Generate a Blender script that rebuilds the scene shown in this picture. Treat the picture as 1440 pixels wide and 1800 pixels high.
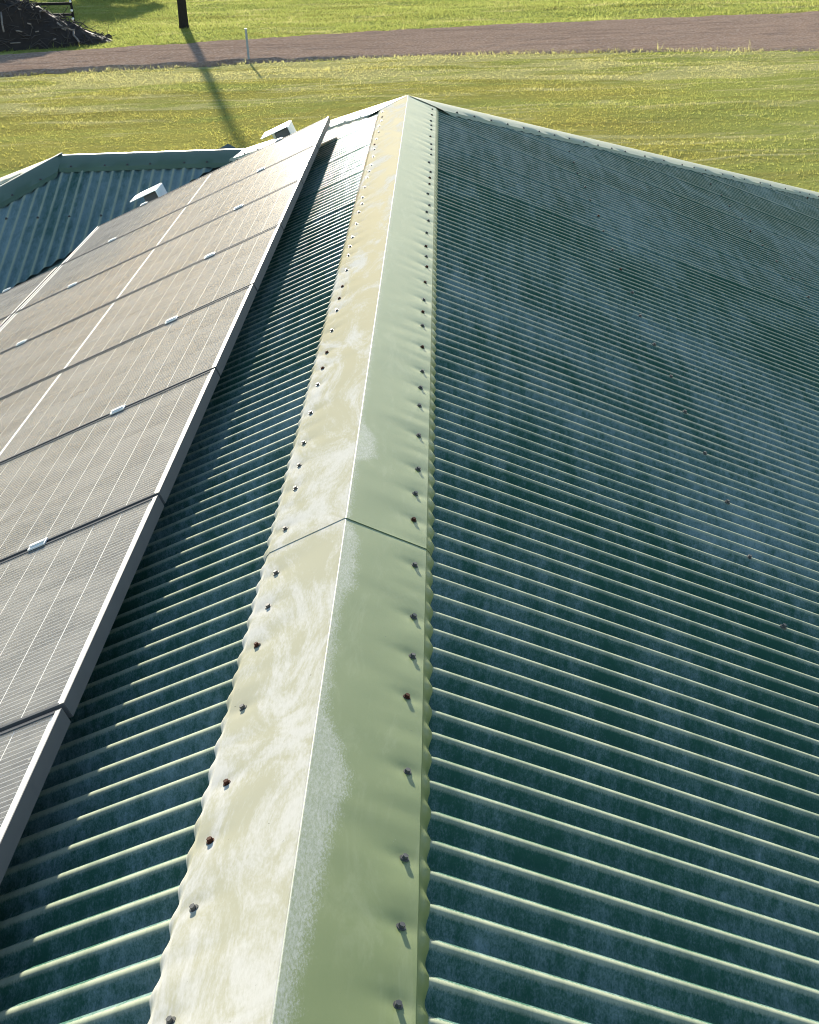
import bpy, math, random
import numpy as np
from mathutils import Matrix, Vector
random.seed(7); rng = np.random.default_rng(7)
D = bpy.data
for o in list(D.objects): D.objects.remove(o)
sc = bpy.context.scene
col = sc.collection

# ------------------------------------------------------------------ camera
F_PX = 2407.2                                   # focal length in photo pixels (1440 wide)
CAM = np.array([0.2530, 0.0, 1.3578])           # the ridge line is X = Z = 0, running along +Y
CR = np.array([0.99909979, 0.02099243, -0.03686373])
CU = np.array([0.02441459, 0.42610274, 0.90434528])
CF = np.array([-0.03469215, 0.90443119, -0.42520664])
cam_data = D.cameras.new('camera'); cam = D.objects.new('camera', cam_data); col.objects.link(cam)
cam_data.sensor_fit = 'HORIZONTAL'; cam_data.sensor_width = 36.0
cam_data.lens = F_PX / 1440 * 36.0
cam_data.clip_start = 0.02; cam_data.clip_end = 8000
cam.matrix_world = Matrix(((CR[0], CU[0], -CF[0], CAM[0]), (CR[1], CU[1], -CF[1], CAM[1]),
                           (CR[2], CU[2], -CF[2], CAM[2]), (0, 0, 0, 1)))
sc.camera = cam

# ------------------------------------------------------------------ sky and sun
SUN_EL = math.radians(13.5); SUN_AZ = math.radians(-12.4)     # azimuth from +Y towards +X
w = D.worlds.new('World'); sc.world = w; w.use_nodes = True
nt = w.node_tree; nt.nodes.clear()
sky = nt.nodes.new('ShaderNodeTexSky'); sky.sky_type = 'NISHITA'; sky.sun_disc = False
sky.sun_elevation = SUN_EL; sky.sun_rotation = SUN_AZ
sky.air_density = 1.0; sky.dust_density = 0.35; sky.ozone_density = 1.6
bg = nt.nodes.new('ShaderNodeBackground'); bg.inputs['Strength'].default_value = 0.075
wo = nt.nodes.new('ShaderNodeOutputWorld')
nt.links.new(sky.outputs[0], bg.inputs[0]); nt.links.new(bg.outputs[0], wo.inputs[0])
sd = D.lights.new('sun', 'SUN'); sd.energy = 5.0; sd.angle = math.radians(0.9); sd.color = (1.0, 0.93, 0.80)
so = D.objects.new('sun', sd); col.objects.link(so)
sv = Vector((math.sin(SUN_AZ) * math.cos(SUN_EL), math.cos(SUN_AZ) * math.cos(SUN_EL), math.sin(SUN_EL)))
so.rotation_euler = sv.to_track_quat('Z', 'Y').to_euler(); so.location = (-10, 30, 20)
vs = sc.view_settings
vs.view_transform = 'Standard'; vs.look = 'None'; vs.gamma = 1.0; vs.use_curve_mapping = False
vs.exposure = 2.2
sc.cycles.filter_width = 1.05

# ------------------------------------------------------------------ helpers
TH = 0.3949; CT, ST, TT = math.cos(TH), math.sin(TH), math.tan(TH)
GZ = -4.4                                        # ground level
EAVE = 4.3                                       # half span in plan
YE = 9.15                                        # far end of the main ridge
WD = 1.27; YW = YE + WD; ZW = -WD * TT           # ridge of the side wing
WX0, WX1 = -WD, -2.68                            # the wing ridge runs from WX0 out to WX1
YN = -2.6                                        # near gable
V3 = lambda *a: np.array(a, float)

def ray(px, py): return CF + (px - 720) / F_PX * CR - (py - 900) / F_PX * CU
def on_ground(px, py, z=GZ):
    v = ray(px, py); t = (z - CAM[2]) / v[2]; return CAM + t * v
NL = V3(-ST, 0, CT)
def on_left(px, py, n):
    v = ray(px, py); t = (n - CAM @ NL) / (v @ NL); return CAM + t * v

def vnoise(x, y, seed=0):
    x = np.asarray(x, float); y = np.asarray(y, float)
    xi = np.floor(x).astype(np.int64); yi = np.floor(y).astype(np.int64)
    fx = x - xi; fy = y - yi; fx = fx * fx * (3 - 2 * fx); fy = fy * fy * (3 - 2 * fy)
    def h(a, b):
        n = (a * 374761393 + b * 668265263 + seed * 1442695041) & 0x7fffffff
        n = ((n ^ (n >> 13)) * 1274126177) & 0x7fffffff
        return ((n ^ (n >> 16)) & 0xffff) / 65535.0
    a = h(xi, yi); b = h(xi + 1, yi); c = h(xi, yi + 1); d = h(xi + 1, yi + 1)
    return (a * (1 - fx) + b * fx) * (1 - fy) + (c * (1 - fx) + d * fx) * fy * 1.0 - 0.5

def link(name, me, mat, parent=None, smooth=False):
    o = D.objects.new(name, me); col.objects.link(o)
    if mat is not None and len(me.materials) == 0: me.materials.append(mat)
    if smooth: me.shade_smooth()
    if parent is not None:
        o.parent = parent
        if parent.parent is None: o.location = -parent.location     # world coordinates stay as built
    return o

def mesh_np(name, verts, faces):
    """faces: (n,3) or (n,4) integer array"""
    me = D.meshes.new(name); verts = np.asarray(verts, np.float32); faces = np.asarray(faces, np.int32)
    k = faces.shape[1]; n = len(faces)
    me.vertices.add(len(verts)); me.vertices.foreach_set('co', verts.ravel())
    me.loops.add(n * k); me.loops.foreach_set('vertex_index', faces.ravel())
    me.polygons.add(n); me.polygons.foreach_set('loop_start', np.arange(0, n * k, k, dtype=np.int32))
    me.update(calc_edges=True); me.validate()
    return me

def grid_faces(nu, nv, off=0):
    i, j = np.meshgrid(np.arange(nu - 1), np.arange(nv - 1), indexing='ij')
    a = (i * nv + j).ravel() + off
    return np.stack([a, a + nv, a + nv + 1, a + 1], 1)

class MB:
    def __init__(s): s.v = []; s.f = []
    def poly(s, pts): b = len(s.v); s.v += [tuple(p) for p in pts]; s.f.append(list(range(b, b + len(pts))))
    def prism(s, pts, vec):
        """closed prism from a planar polygon swept along vec"""
        b = len(s.v); n = len(pts); vec = np.asarray(vec, float)
        s.v += [tuple(p) for p in pts] + [tuple(np.asarray(p) + vec) for p in pts]
        s.f.append([b + i for i in range(n)][::-1]); s.f.append([b + n + i for i in range(n)])
        for i in range(n): s.f.append([b + i, b + (i + 1) % n, b + n + (i + 1) % n, b + n + i])
    def obox(s, c, ax, ay, az, sx, sy, sz):
        c = np.asarray(c, float); ax, ay, az = [np.asarray(a, float) for a in (ax, ay, az)]
        p = [c + ax * i * sx / 2 + ay * j * sy / 2 - az * sz / 2 for i, j in ((-1, -1), (1, -1), (1, 1), (-1, 1))]
        s.prism(p, az * sz)
    def box(s, x0, x1, y0, y1, z0, z1):
        s.prism([(x0, y0, z0), (x1, y0, z0), (x1, y1, z0), (x0, y1, z0)], (0, 0, z1 - z0))
    def tube(s, pts, rads, n=8, cap=True):
        rings = []; pts = [np.asarray(p, float) for p in pts]
        for i, p in enumerate(pts):
            d = pts[min(i + 1, len(pts) - 1)] - pts[max(i - 1, 0)]; d = d / (np.linalg.norm(d) + 1e-9)
            a = np.cross(d, (0, 0, 1.0) if abs(d[2]) < .9 else (1.0, 0, 0)); a /= np.linalg.norm(a); c = np.cross(d, a)
            b = len(s.v)
            for k in range(n):
                t = 2 * math.pi * k / n
                s.v.append(tuple(p + rads[i] * (math.cos(t) * a + math.sin(t) * c)))
            rings.append(b)
        for r0, r1 in zip(rings[:-1], rings[1:]):
            for k in range(n): s.f.append([r0 + k, r0 + (k + 1) % n, r1 + (k + 1) % n, r1 + k])
        if cap:
            s.f.append([rings[0] + k for k in range(n)][::-1]); s.f.append([rings[-1] + k for k in range(n)])
    def mesh(s, name):
        me = D.meshes.new(name); me.from_pydata(s.v, [], s.f); me.update()
        import bmesh
        b = bmesh.new(); b.from_mesh(me); bmesh.ops.recalc_face_normals(b, faces=b.faces); b.to_mesh(me); b.free()
        return me
    def build(s, name, mat, parent=None, smooth=False): return link(name, s.mesh(name), mat, parent, smooth)

def empty(name, loc, label, cat, group=None):
    o = D.objects.new(name, None); col.objects.link(o); o.location = Vector(loc); o.empty_display_size = .2
    return tag(o, label, cat, group)
def tag(o, label=None, cat=None, group=None, kind=None):
    if label: o['label'] = label
    if cat: o['category'] = cat
    if group: o['group'] = group
    if kind: o['kind'] = kind
    return o

# ------------------------------------------------------------------ material helpers
def new_mat(name):
    m = D.materials.new(name); m.use_nodes = True; t = m.node_tree; t.nodes.clear()
    out = t.nodes.new('ShaderNodeOutputMaterial'); return m, t, out
class N:
    def __init__(s, t): s.t = t
    def node(s, typ, **kw):
        n = s.t.nodes.new('ShaderNode' + typ)
        for k, v in kw.items(): setattr(n, k, v)
        return n
    def put(s, sock, v):
        if hasattr(v, 'is_linked') or isinstance(v, bpy.types.NodeSocket): s.t.links.new(v, sock)
        else: sock.default_value = v
    def coord(s): return s.node('TexCoord').outputs['Object']
    def mapping(s, vec, scale=(1, 1, 1), rot=(0, 0, 0), loc=(0, 0, 0)):
        n = s.node('Mapping'); s.put(n.inputs['Vector'], vec); n.inputs['Scale'].default_value = scale
        n.inputs['Rotation'].default_value = rot; n.inputs['Location'].default_value = loc; return n.outputs[0]
    def noise(s, vec, scale, detail=4, rough=.55, dist=0.0):
        n = s.node('TexNoise'); s.put(n.inputs['Vector'], vec); n.inputs['Scale'].default_value = scale
        n.inputs['Detail'].default_value = detail; n.inputs['Roughness'].default_value = rough
        n.inputs['Distortion'].default_value = dist; return n.outputs['Fac']
    def math(s, op, a, b=0.0, c=0.0, clamp=False):
        n = s.node('Math', operation=op, use_clamp=clamp)
        s.put(n.inputs[0], a); s.put(n.inputs[1], b)
        if op in ('MULTIPLY_ADD', 'SMOOTH_MIN'): s.put(n.inputs[2], c)
        return n.outputs[0]
    def step(s, v, lo, hi, a=0.0, b=1.0):
        n = s.node('MapRange', interpolation_type='SMOOTHSTEP'); s.put(n.inputs['Value'], v)
        n.inputs['From Min'].default_value = lo; n.inputs['From Max'].default_value = hi
        n.inputs['To Min'].default_value = a; n.inputs['To Max'].default_value = b; return n.outputs[0]
    def mix(s, f, a, b):
        n = s.node('Mix', data_type='RGBA'); s.put(n.inputs['Factor'], f)
        for i, v in ((6, a), (7, b)):
            if isinstance(v, tuple): n.inputs[i].default_value = (*v, 1) if len(v) == 3 else v
            else: s.put(n.inputs[i], v)
        return n.outputs[2]
    def mixf(s, f, a, b):
        n = s.node('Mix', data_type='FLOAT'); s.put(n.inputs[0], f); s.put(n.inputs[2], a); s.put(n.inputs[3], b); return n.outputs[0]
    def sep(s, vec):
        n = s.node('SeparateXYZ'); s.put(n.inputs[0], vec); return n.outputs
    def matte(s, color, normal=None, rough=.4):
        n = s.node('BsdfDiffuse'); s.put(n.inputs['Color'], color if not isinstance(color, tuple) else (*color, 1)); n.inputs['Roughness'].default_value = rough
        if normal is not None: s.put(n.inputs['Normal'], normal)
        return n.outputs[0]
    def mixs(s, f, a, b):
        n = s.node('MixShader'); s.put(n.inputs[0], f); s.put(n.inputs[1], a); s.put(n.inputs[2], b); return n.outputs[0]
    def bump(s, h, strength, dist):
        n = s.node('Bump'); s.put(n.inputs['Height'], h); n.inputs['Strength'].default_value = strength
        n.inputs['Distance'].default_value = dist; return n.outputs[0]
    def principled(s, color, rough=.5, metallic=0.0, spec=.5, normal=None, **kw):
        n = s.node('BsdfPrincipled')
        if isinstance(color, tuple): n.inputs['Base Color'].default_value = (*color, 1)
        else: s.put(n.inputs['Base Color'], color)
        s.put(n.inputs['Roughness'], rough); s.put(n.inputs['Metallic'], metallic); s.put(n.inputs['Specular IOR Level'], spec)
        if normal is not None: s.put(n.inputs['Normal'], normal)
        for k, v in kw.items(): s.put(n.inputs[k.replace('_', ' ')], v)
        return n.outputs[0]
def simple(name, color, rough=.5, metallic=0.0, spec=.5, var=.15, scale=20.0, ior=1.45):
    m, t, out = new_mat(name); n = N(t); c = n.coord(); f = n.noise(c, scale, 5)
    hi = tuple(min(1, x * (1 + var)) for x in color); lo = tuple(x * (1 - var) for x in color)
    b = n.principled(n.mix(f, lo, hi), n.mixf(f, rough * .85, min(1, rough * 1.15)), metallic, spec, IOR=ior)
    t.links.new(b, out.inputs[0]); return m

# painted corrugated steel: dark green paint, partly chalked
def mat_sheet(lo=1.00, hi=1.50, name='green_sheet_steel'):
    m, t, out = new_mat(name); n = N(t); c = n.coord()
    # chalk haze, tinted to stand in for sky reflection: broad drifts, broom streaks along the ridge, grain; every sheet has weathered a little differently
    big = n.noise(n.mapping(c, (1.0, .55, 1.0)), 1.0, 5, .6, .5)
    strk = n.noise(n.mapping(c, (16.0, 1.5, 16.0)), 1.0, 6, .68)
    strk2 = n.noise(n.mapping(c, (75.0, 9.0, 75.0)), 1.0, 4, .7)
    fine = n.noise(n.mapping(c, (330, 120, 330)), 1.0, 3, .8)
    oi = n.node('ObjectInfo').outputs['Random']
    msk = n.math('ADD', n.math('MULTIPLY', big, .85), n.math('MULTIPLY', strk, .55))
    msk = n.math('ADD', msk, n.math('ADD', n.math('MULTIPLY', fine, .50), n.math('MULTIPLY', strk2, .42)))
    msk = n.math('ADD', msk, n.math('MULTIPLY', n.math('SUBTRACT', oi, .5), .12))
    f = n.step(msk, lo, hi)
    colr = n.mix(f, (.022, .070, .047), (.170, .232, .230))
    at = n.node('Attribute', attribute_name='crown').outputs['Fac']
    crest_glint = n.math('MULTIPLY', n.step(n.math('ADD', at, n.math('MULTIPLY', n.math('SUBTRACT', fine, .5), .5)), .45, 1.0), n.step(strk, .25, .7, .6, 1.0))
    colr = n.mix(crest_glint, colr, (.270, .290, .205))          # sunlit crest lines painted pale onto the crowns of the ribs
    rough = n.mixf(f, .24, .40)
    b = n.principled(colr, rough, 0, .5, n.bump(fine, .25, .0006), IOR=1.06)
    t.links.new(b, out.inputs[0]); return m
def mat_cap(side):
    m, t, out = new_mat('cap_steel_' + side); n = N(t); c = n.coord(); x, y, z = n.sep(c)
    ax = n.math('ABSOLUTE', x)
    wob = n.noise(n.mapping(c, (26, 26, 26)), 1.0, 4, .7)
    fine = n.noise(n.mapping(c, (220, 60, 220)), 1.0, 4, .75)
    hair = n.noise(n.mapping(c, (340, 130, 340), rot=(0, 0, .5)), 1.0, 3, .8)
    big = n.noise(n.mapping(c, (6.5, 2.6, 6.5), rot=(0, 0, .55)), 1.0, 6, .66, 1.3)
    # chalk film that was brushed off in patches (left face colours lightened with painted sunlight)
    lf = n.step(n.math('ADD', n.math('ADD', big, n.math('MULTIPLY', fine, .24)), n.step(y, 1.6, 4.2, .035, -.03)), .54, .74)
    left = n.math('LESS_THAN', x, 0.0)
    # on the right face a ragged film along the fold at the near end, and small flakes
    cr = n.node('ValToRGB'); n.put(cr.inputs[0], n.step(y, 1.2, 3.6)); n.put(cr.inputs[0], n.math('DIVIDE', n.math('SUBTRACT', y, 1.2), 2.4))
    el = cr.color_ramp.elements
    pts = [(1.20, .020), (1.39, .024), (1.72, .046), (1.86, .064), (1.95, .040), (2.02, .014), (2.30, .010), (2.46, .016), (2.50, .034), (2.72, .030), (2.80, .006), (3.14, .006), (3.20, .050), (3.34, .040), (3.40, .004), (3.6, .004)]
    while len(el) < len(pts): el.new(.5)
    for e_, (yy, ww) in zip(el, pts): e_.position = (yy - 1.2) / 2.4; e_.color = (ww * 10, ww * 10, ww * 10, 1)
    wd = n.math('MULTIPLY', cr.outputs[0], .1)
    rag_ = n.math('ADD', n.math('MULTIPLY', n.math('SUBTRACT', wob, .5), .030), n.math('MULTIPLY', n.math('SUBTRACT', hair, .5), .050))
    rb = n.step(n.math('SUBTRACT', n.math('ADD', wd, rag_), ax), -.012, .012)
    rb = n.math('MULTIPLY', rb, n.step(n.math('ADD', hair, n.math('MULTIPLY', fine, .5)), .55, .95, .25, .85))
    flk = n.step(n.math('ADD', n.noise(n.mapping(c, (38, 14, 38)), 1.0, 5, .75), n.math('MULTIPLY', fine, .2)), .80, .86)
    rb = n.math('MAXIMUM', rb, n.math('MULTIPLY', flk, .6))
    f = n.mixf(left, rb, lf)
    green = n.mix(left, n.mix(big, (.122, .158, .056), (.150, .180, .070)), n.mix(n.step(y, 2.4, 6.5), (.385, .365, .262), (.415, .362, .222)))  # left base cream instead of green: sun sheen painted in
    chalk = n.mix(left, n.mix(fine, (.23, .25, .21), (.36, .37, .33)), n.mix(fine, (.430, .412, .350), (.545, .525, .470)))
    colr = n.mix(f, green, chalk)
    # grime in the lap and pinholes
    rub = n.step(n.noise(n.mapping(c, (14, 3.5, 14), rot=(0, 0, -.4)), 1.0, 6, .7, .9), .48, .72, 0, .22)
    colr = n.mix(n.math('MULTIPLY', rub, n.math('SUBTRACT', 1.0, left)), colr, (.28, .30, .18))
    pin = n.step(n.noise(n.mapping(c, (90, 90, 90)), 1.0, 2, .5), .76, .80)
    colr = n.mix(n.math('MULTIPLY', pin, .5), colr, (.06, .07, .05))
    rough = n.mixf(f, .42, .62)
    nm = n.bump(n.math('ADD', fine, n.math('MULTIPLY', big, 2.0)), .2, .0007)
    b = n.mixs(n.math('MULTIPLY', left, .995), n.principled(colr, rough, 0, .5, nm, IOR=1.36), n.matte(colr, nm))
    t.links.new(b, out.inputs[0]); return m
M = {}
M['sheet'] = mat_sheet(); M['sheetwing'] = mat_sheet(.72, 1.36, 'skylit_chalky_steel')  # wing copy: more of the pale blue standing in for sky reflection
M['cap'] = mat_cap('ridge')
M['hipcap'] = simple('shaded_cap_steel', (.070, .110, .075), .42, var=.25, scale=6, ior=1.3)  # darker copy: shade on the wing cappings put into the colour
M['hiplit'] = simple('sunlit_hip_cap', (.30, .31, .215), .5, var=.2, scale=7, ior=1.2)  # paler copy for the main hips: sunlight put into the colour
M['gutter'] = simple('gutter_steel', (.16, .22, .13), .45)
M['valley'] = simple('valley_steel', (.05, .07, .06), .5)
M['wall'] = simple('wall_boards', (.42, .40, .34), .7, var=.08, scale=4)
M['soffit'] = simple('soffit_board', (.5, .5, .46), .8, var=.05)
M['alu'] = simple('anodised_aluminium', (.42, .405, .37), .5, .1, var=.08, scale=30, ior=1.08)
M['alushade'] = simple('shaded_side_aluminium', (.075, .078, .082), .6, .0, var=.08, scale=30, ior=1.04)  # darker copy of the frame alloy, shade painted in
M['aluendshade'] = simple('shaded_end_aluminium', (.115, .115, .115), .5, .3, var=.1, scale=30, ior=1.1)  # ridge-facing bar: its shade painted as a darker grey
M['clamp'] = simple('clamp_aluminium', (.66, .66, .64), .4, .2, var=.05, ior=1.3)
M['screw'] = simple('zinc_screw', (.085, .085, .082), .5, .15, var=.5, scale=60, ior=1.15)
M['rust'] = simple('rusty_screw', (.050, .022, .014), .8, .0, var=.5, scale=90, ior=1.1)
M['washer'] = simple('rubber_washer', (.10, .11, .09), .8, var=.2, ior=1.1)
M['white'] = simple('white_painted_steel', (.78, .77, .74), .4, var=.06)
M['greybox'] = simple('grey_plastic', (.10, .10, .11), .5)
M['conduit'] = simple('white_conduit', (.62, .62, .60), .45, var=.08)
M['post'] = simple('galvanised_post', (.20, .23, .26), .6, .0, var=.15)
M['timber'] = simple('weathered_timber', (.026, .022, .020), .9, var=.4, scale=8, ior=1.1)
M['rail'] = simple('dark_rail_timber', (.022, .020, .019), .9, var=.4, scale=8, ior=1.1)
M['earth'] = simple('heap_earth', (.028, .022, .018), .95, spec=.2, var=.6, scale=5)
M['stick'] = simple('dead_stick', (.05, .040, .032), .85, var=.5, scale=3)
M['palestick'] = simple('bleached_stick', (.20, .17, .145), .9, var=.5, scale=6, ior=1.1)
M['bark'] = simple('tree_bark', (.07, .055, .042), .9, var=.5, scale=9)

# solar panel materials
def mat_cell():
    m, t, out = new_mat('silicon_cell'); n = N(t)
    g = n.node('TexCoord').outputs['Generated']; x, y, z = n.sep(g)
    # nine bus bars run up the slope (local X), hair-fine fingers across
    fr = n.math('FRACT', n.math('MULTIPLY', y, 9.0)); bar = n.math('LESS_THAN', n.math('ABSOLUTE', n.math('SUBTRACT', fr, .5)), .075)
    oi = n.node('ObjectInfo').outputs['Random']
    base = n.mix(oi, (.012, .013, .018), (.020, .021, .027))
    b = n.matte(n.mix(bar, base, (.36, .35, .33)))
    t.links.new(b, out.inputs[0]); return m
def mat_cellgrid():
    m, t, out = new_mat('silicon_cell_grid'); n = N(t); c = n.coord(); x, y, z = n.sep(c)
    fr = n.math('FRACT', n.math('MULTIPLY', y, 9.0 / .1615)); bar = n.math('LESS_THAN', n.math('ABSOLUTE', n.math('SUBTRACT', fr, .5)), .075)
    f = n.noise(c, 6, 3)
    b = n.matte(n.mix(bar, n.mix(f, (.012, .013, .018), (.020, .021, .027)), (.36, .35, .33)))
    t.links.new(b, out.inputs[0]); return m
def mat_glass():
    m, t, out = new_mat('dusty_panel_glass'); n = N(t); c = n.coord()
    tr = n.node('BsdfTransparent'); gl = n.node('BsdfGlossy'); df = n.node('BsdfDiffuse')
    d1 = n.noise(n.mapping(c, (3.2, 7, 3.2), rot=(0, 0, .3)), 1.0, 6, .68, .6); d2 = n.noise(n.mapping(c, (14, 120, 14)), 1.0, 3, .7)
    spk = n.step(n.noise(c, 55, 2, .5), .78, .82)
    d3 = n.noise(n.mapping(c, (1.1, 2.6, 1.1), rot=(0, 0, .5)), 1.0, 4, .6, 1.2)
    dust = n.math('ADD', n.math('MULTIPLY', n.step(n.math('ADD', n.math('MULTIPLY', d1, .6), n.math('MULTIPLY', d3, .4)), .34, .66, .050, .165), 1.0), n.math('MULTIPLY', d2, .07))
    dust = n.math('ADD', dust, n.math('MULTIPLY', spk, .25), clamp=True)
    df.inputs['Color'].default_value = (.50, .48, .43, 1)
    gl.inputs['Color'].default_value = (1, 1, 1, 1); n.put(gl.inputs['Roughness'], n.mixf(d1, .16, .24))
    fres = n.node('Fresnel'); fres.inputs['IOR'].default_value = 1.45
    m1 = n.node('MixShader'); n.put(m1.inputs[0], n.math('MULTIPLY', fres.outputs[0], .034)); n.put(m1.inputs[1], tr.outputs[0]); n.put(m1.inputs[2], gl.outputs[0])
    m2 = n.node('MixShader'); n.put(m2.inputs[0], dust); n.put(m2.inputs[1], m1.outputs[0]); n.put(m2.inputs[2], df.outputs[0])
    t.links.new(m2.outputs[0], out.inputs[0]); return m
M['cell'] = mat_cell(); M['cellgrid'] = mat_cellgrid(); M['glass'] = mat_glass()
M['back'] = simple('backsheet', (.80, .79, .74), .9, spec=.0, var=.04, ior=1.02)

# ground materials
ROAD_NEAR = [(-70, 40.0)] + [tuple(on_ground(*q)[:2]) for q in ((0, 132), (220, 121), (437, 110), (720, 96), (1100, 89), (1440, 86))] + [(40, 37.0), (80, 24.0)]
ROAD_FAR = [(-70, 44.5)] + [tuple(on_ground(*q)[:2]) for q in ((0, 102), (220, 86), (437, 73), (720, 52), (1100, 36), (1440, 22))] + [(40, 55.0), (80, 46.0)]
def smooth_edge(pts):
    xs = np.linspace(-70, 80, 601); px, py = zip(*pts); ys = np.interp(xs, px, py)
    k = np.hanning(41); k /= k.sum(); yp = np.convolve(np.pad(ys, 20, mode='edge'), k, 'valid'); return xs, yp
RX, RN = smooth_edge(ROAD_NEAR); _, RF = smooth_edge(ROAD_FAR)
road_near = lambda x: np.interp(x, RX, RN)
road_far = lambda x: np.interp(x, RX, RF)

def lawn_color(n, c):
    """procedural turf colour: straw, mustard-olive and fresh green patches"""
    x, y, z = n.sep(c)
    big = n.noise(n.mapping(c, (.10, .30, .2), rot=(0, 0, .10)), 1.0, 5, .62, .6)
    med = n.noise(n.mapping(c, (.22, 1.0, .8), rot=(0, 0, .06)), 1.0, 6, .68, .5)
    small = n.noise(n.mapping(c, (5, 7, 5)), 1.0, 4, .7)
    olive = n.mix(small, (.200, .184, .040), (.335, .304, .090))
    green = n.mix(small, (.165, .190, .038), (.300, .315, .098))
    straw = n.mix(small, (.295, .270, .105), (.410, .378, .175))
    far = n.step(n.math('ADD', y, n.math('MULTIPLY', big, 6)), 53, 58)         # meadow across the road
    right = n.step(n.math('ADD', x, n.math('MULTIPLY', big, 6)), 6.5, 11.0, 0.0, .75)
    g = n.math('MAXIMUM', n.math('MAXIMUM', far, right), n.step(big, .50, .62, 0, .7))
    base = n.mix(g, olive, green)
    dark = n.noise(n.mapping(c, (.16, .9, .3), rot=(0, 0, -.05), loc=(7, 3, 0)), 1.0, 5, .66, .5)
    base = n.mix(n.step(dark, .50, .66, 0, .40), base, (.165, .138, .040))
    # mown straw swathes, mostly towards the road
    nearroad = n.step(y, 36, 46, .0, .12)
    sf = n.step(n.math('ADD', med, n.math('MULTIPLY', nearroad, n.step(y, 52, 54, 1.0, 0.0))),   .52, .64, 0, .9)
    return n.mix(sf, base, straw)
def mat_ground():
    m, t, out = new_mat('turf_ground'); n = N(t); c = n.coord()
    colr = lawn_color(n, c); soil = n.noise(n.mapping(c, (3, 4, 3)), 1.0, 6, .75)
    colr = n.mix(n.step(soil, .60, .74, 0, .7), colr, (.045, .036, .020))
    h = n.math('ADD', n.noise(c, 14, 5, .7), n.math('MULTIPLY', n.noise(c, 2.2, 3), 2.0))
    b = n.matte(colr, n.bump(h, .8, .06)); t.links.new(b, out.inputs[0]); return m
def mat_grass():
    m, t, out = new_mat('grass_blade'); n = N(t); c = n.coord()
    colr = lawn_color(n, c)
    ri = n.node('NewGeometry').outputs['Random Per Island']
    hv = n.node('HueSaturation'); n.put(hv.inputs['Color'], colr); n.put(hv.inputs['Value'], n.math('MULTIPLY_ADD', ri, .5, .72))
    n.put(hv.inputs['Hue'], n.math('MULTIPLY_ADD', ri, .03, .487))
    d = n.node('BsdfDiffuse'); tl = n.node('BsdfTranslucent'); n.put(d.inputs[0], hv.outputs[0]); n.put(tl.inputs[0], hv.outputs[0])
    mx = n.node('MixShader'); mx.inputs[0].default_value = .5; n.put(mx.inputs[1], d.outputs[0]); n.put(mx.inputs[2], tl.outputs[0])
    t.links.new(mx.outputs[0], out.inputs[0]); return m
def mat_road():
    m, t, out = new_mat('gravel_road'); n = N(t); c = n.coord(); x, y, z = n.sep(c)
    a = n.noise(n.mapping(c, (.35, 1.6, 1)), 1.0, 5, .6); b_ = n.noise(c, 9, 5, .75); p = n.noise(c, 32, 2, .6)
    colr = n.mix(a, (.215, .140, .096), (.290, .202, .148)); colr = n.mix(n.step(b_, .42, .66, 0, .8), colr, (.390, .300, .238)); colr = n.mix(n.step(n.noise(n.mapping(c, (.25, 2.2, 1)), 1.0, 3, .5), .5, .68, 0, .45), colr, (.16, .11, .085))
    colr = n.mix(n.step(n.noise(c, 13, 3, .6), .56, .64, 0, .7), colr, (.15, .105, .085))
    b = n.matte(colr, n.bump(n.math('ADD', b_, p), .8, .03)); t.links.new(b, out.inputs[0]); return m
def mat_leaf():
    m, t, out = new_mat('leaf'); n = N(t); ri = n.node('NewGeometry').outputs['Random Per Island']
    colr = n.mix(ri, (.03, .055, .016), (.075, .11, .03))
    d = n.node('BsdfDiffuse'); tl = n.node('BsdfTranslucent'); n.put(d.inputs[0], colr); n.put(tl.inputs[0], colr)
    mx = n.node('MixShader'); mx.inputs[0].default_value = .3; n.put(mx.inputs[1], d.outputs[0]); n.put(mx.inputs[2], tl.outputs[0])
    t.links.new(mx.outputs[0], out.inputs[0]); return m
M['ground'] = mat_ground(); M['grass'] = mat_grass(); M['road'] = mat_road(); M['leaf'] = mat_leaf()

# ================================================================== the setting: ground and road
def ground_z(x, y):
    und = .10 * vnoise(x / 5.0, y / 4.0, 3) + .05 * vnoise(x / 1.3, y / 1.1, 5)
    f = np.clip((np.asarray(y) - 18) / 6, 0, 1) * np.clip((110 - np.asarray(y)) / 10, 0, 1) * np.clip((45 - np.abs(x)) / 8, 0, 1)
    d1 = np.minimum(np.abs(y - road_near(x)), 3.0) / 3.0; inside = (y > road_near(x) - .3) & (y < road_far(x) + .3)
    return GZ + und * f * np.where(inside, .0, np.clip(d1 * 2, .2, 1)) - np.where(inside, .03, 0.)
xs = np.concatenate([[-4000, -1200, -400, -150, -80], np.arange(-46, 46.01, .4), [80, 150, 400, 1200, 4000]])
ys = np.concatenate([[-4000, -1200, -300, -80, -20, 0, 10, 16], np.arange(18, 112, .4), [130, 180, 300, 600, 1500, 5000]])
X, Y = np.meshgrid(xs, ys, indexing='ij')
Zg = ground_z(X, Y)
o = link('ground', mesh_np('ground', np.stack([X, Y, Zg], -1).reshape(-1, 3), grid_faces(len(xs), len(ys))), M['ground'], smooth=True)
o['kind'] = 'structure'
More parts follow.
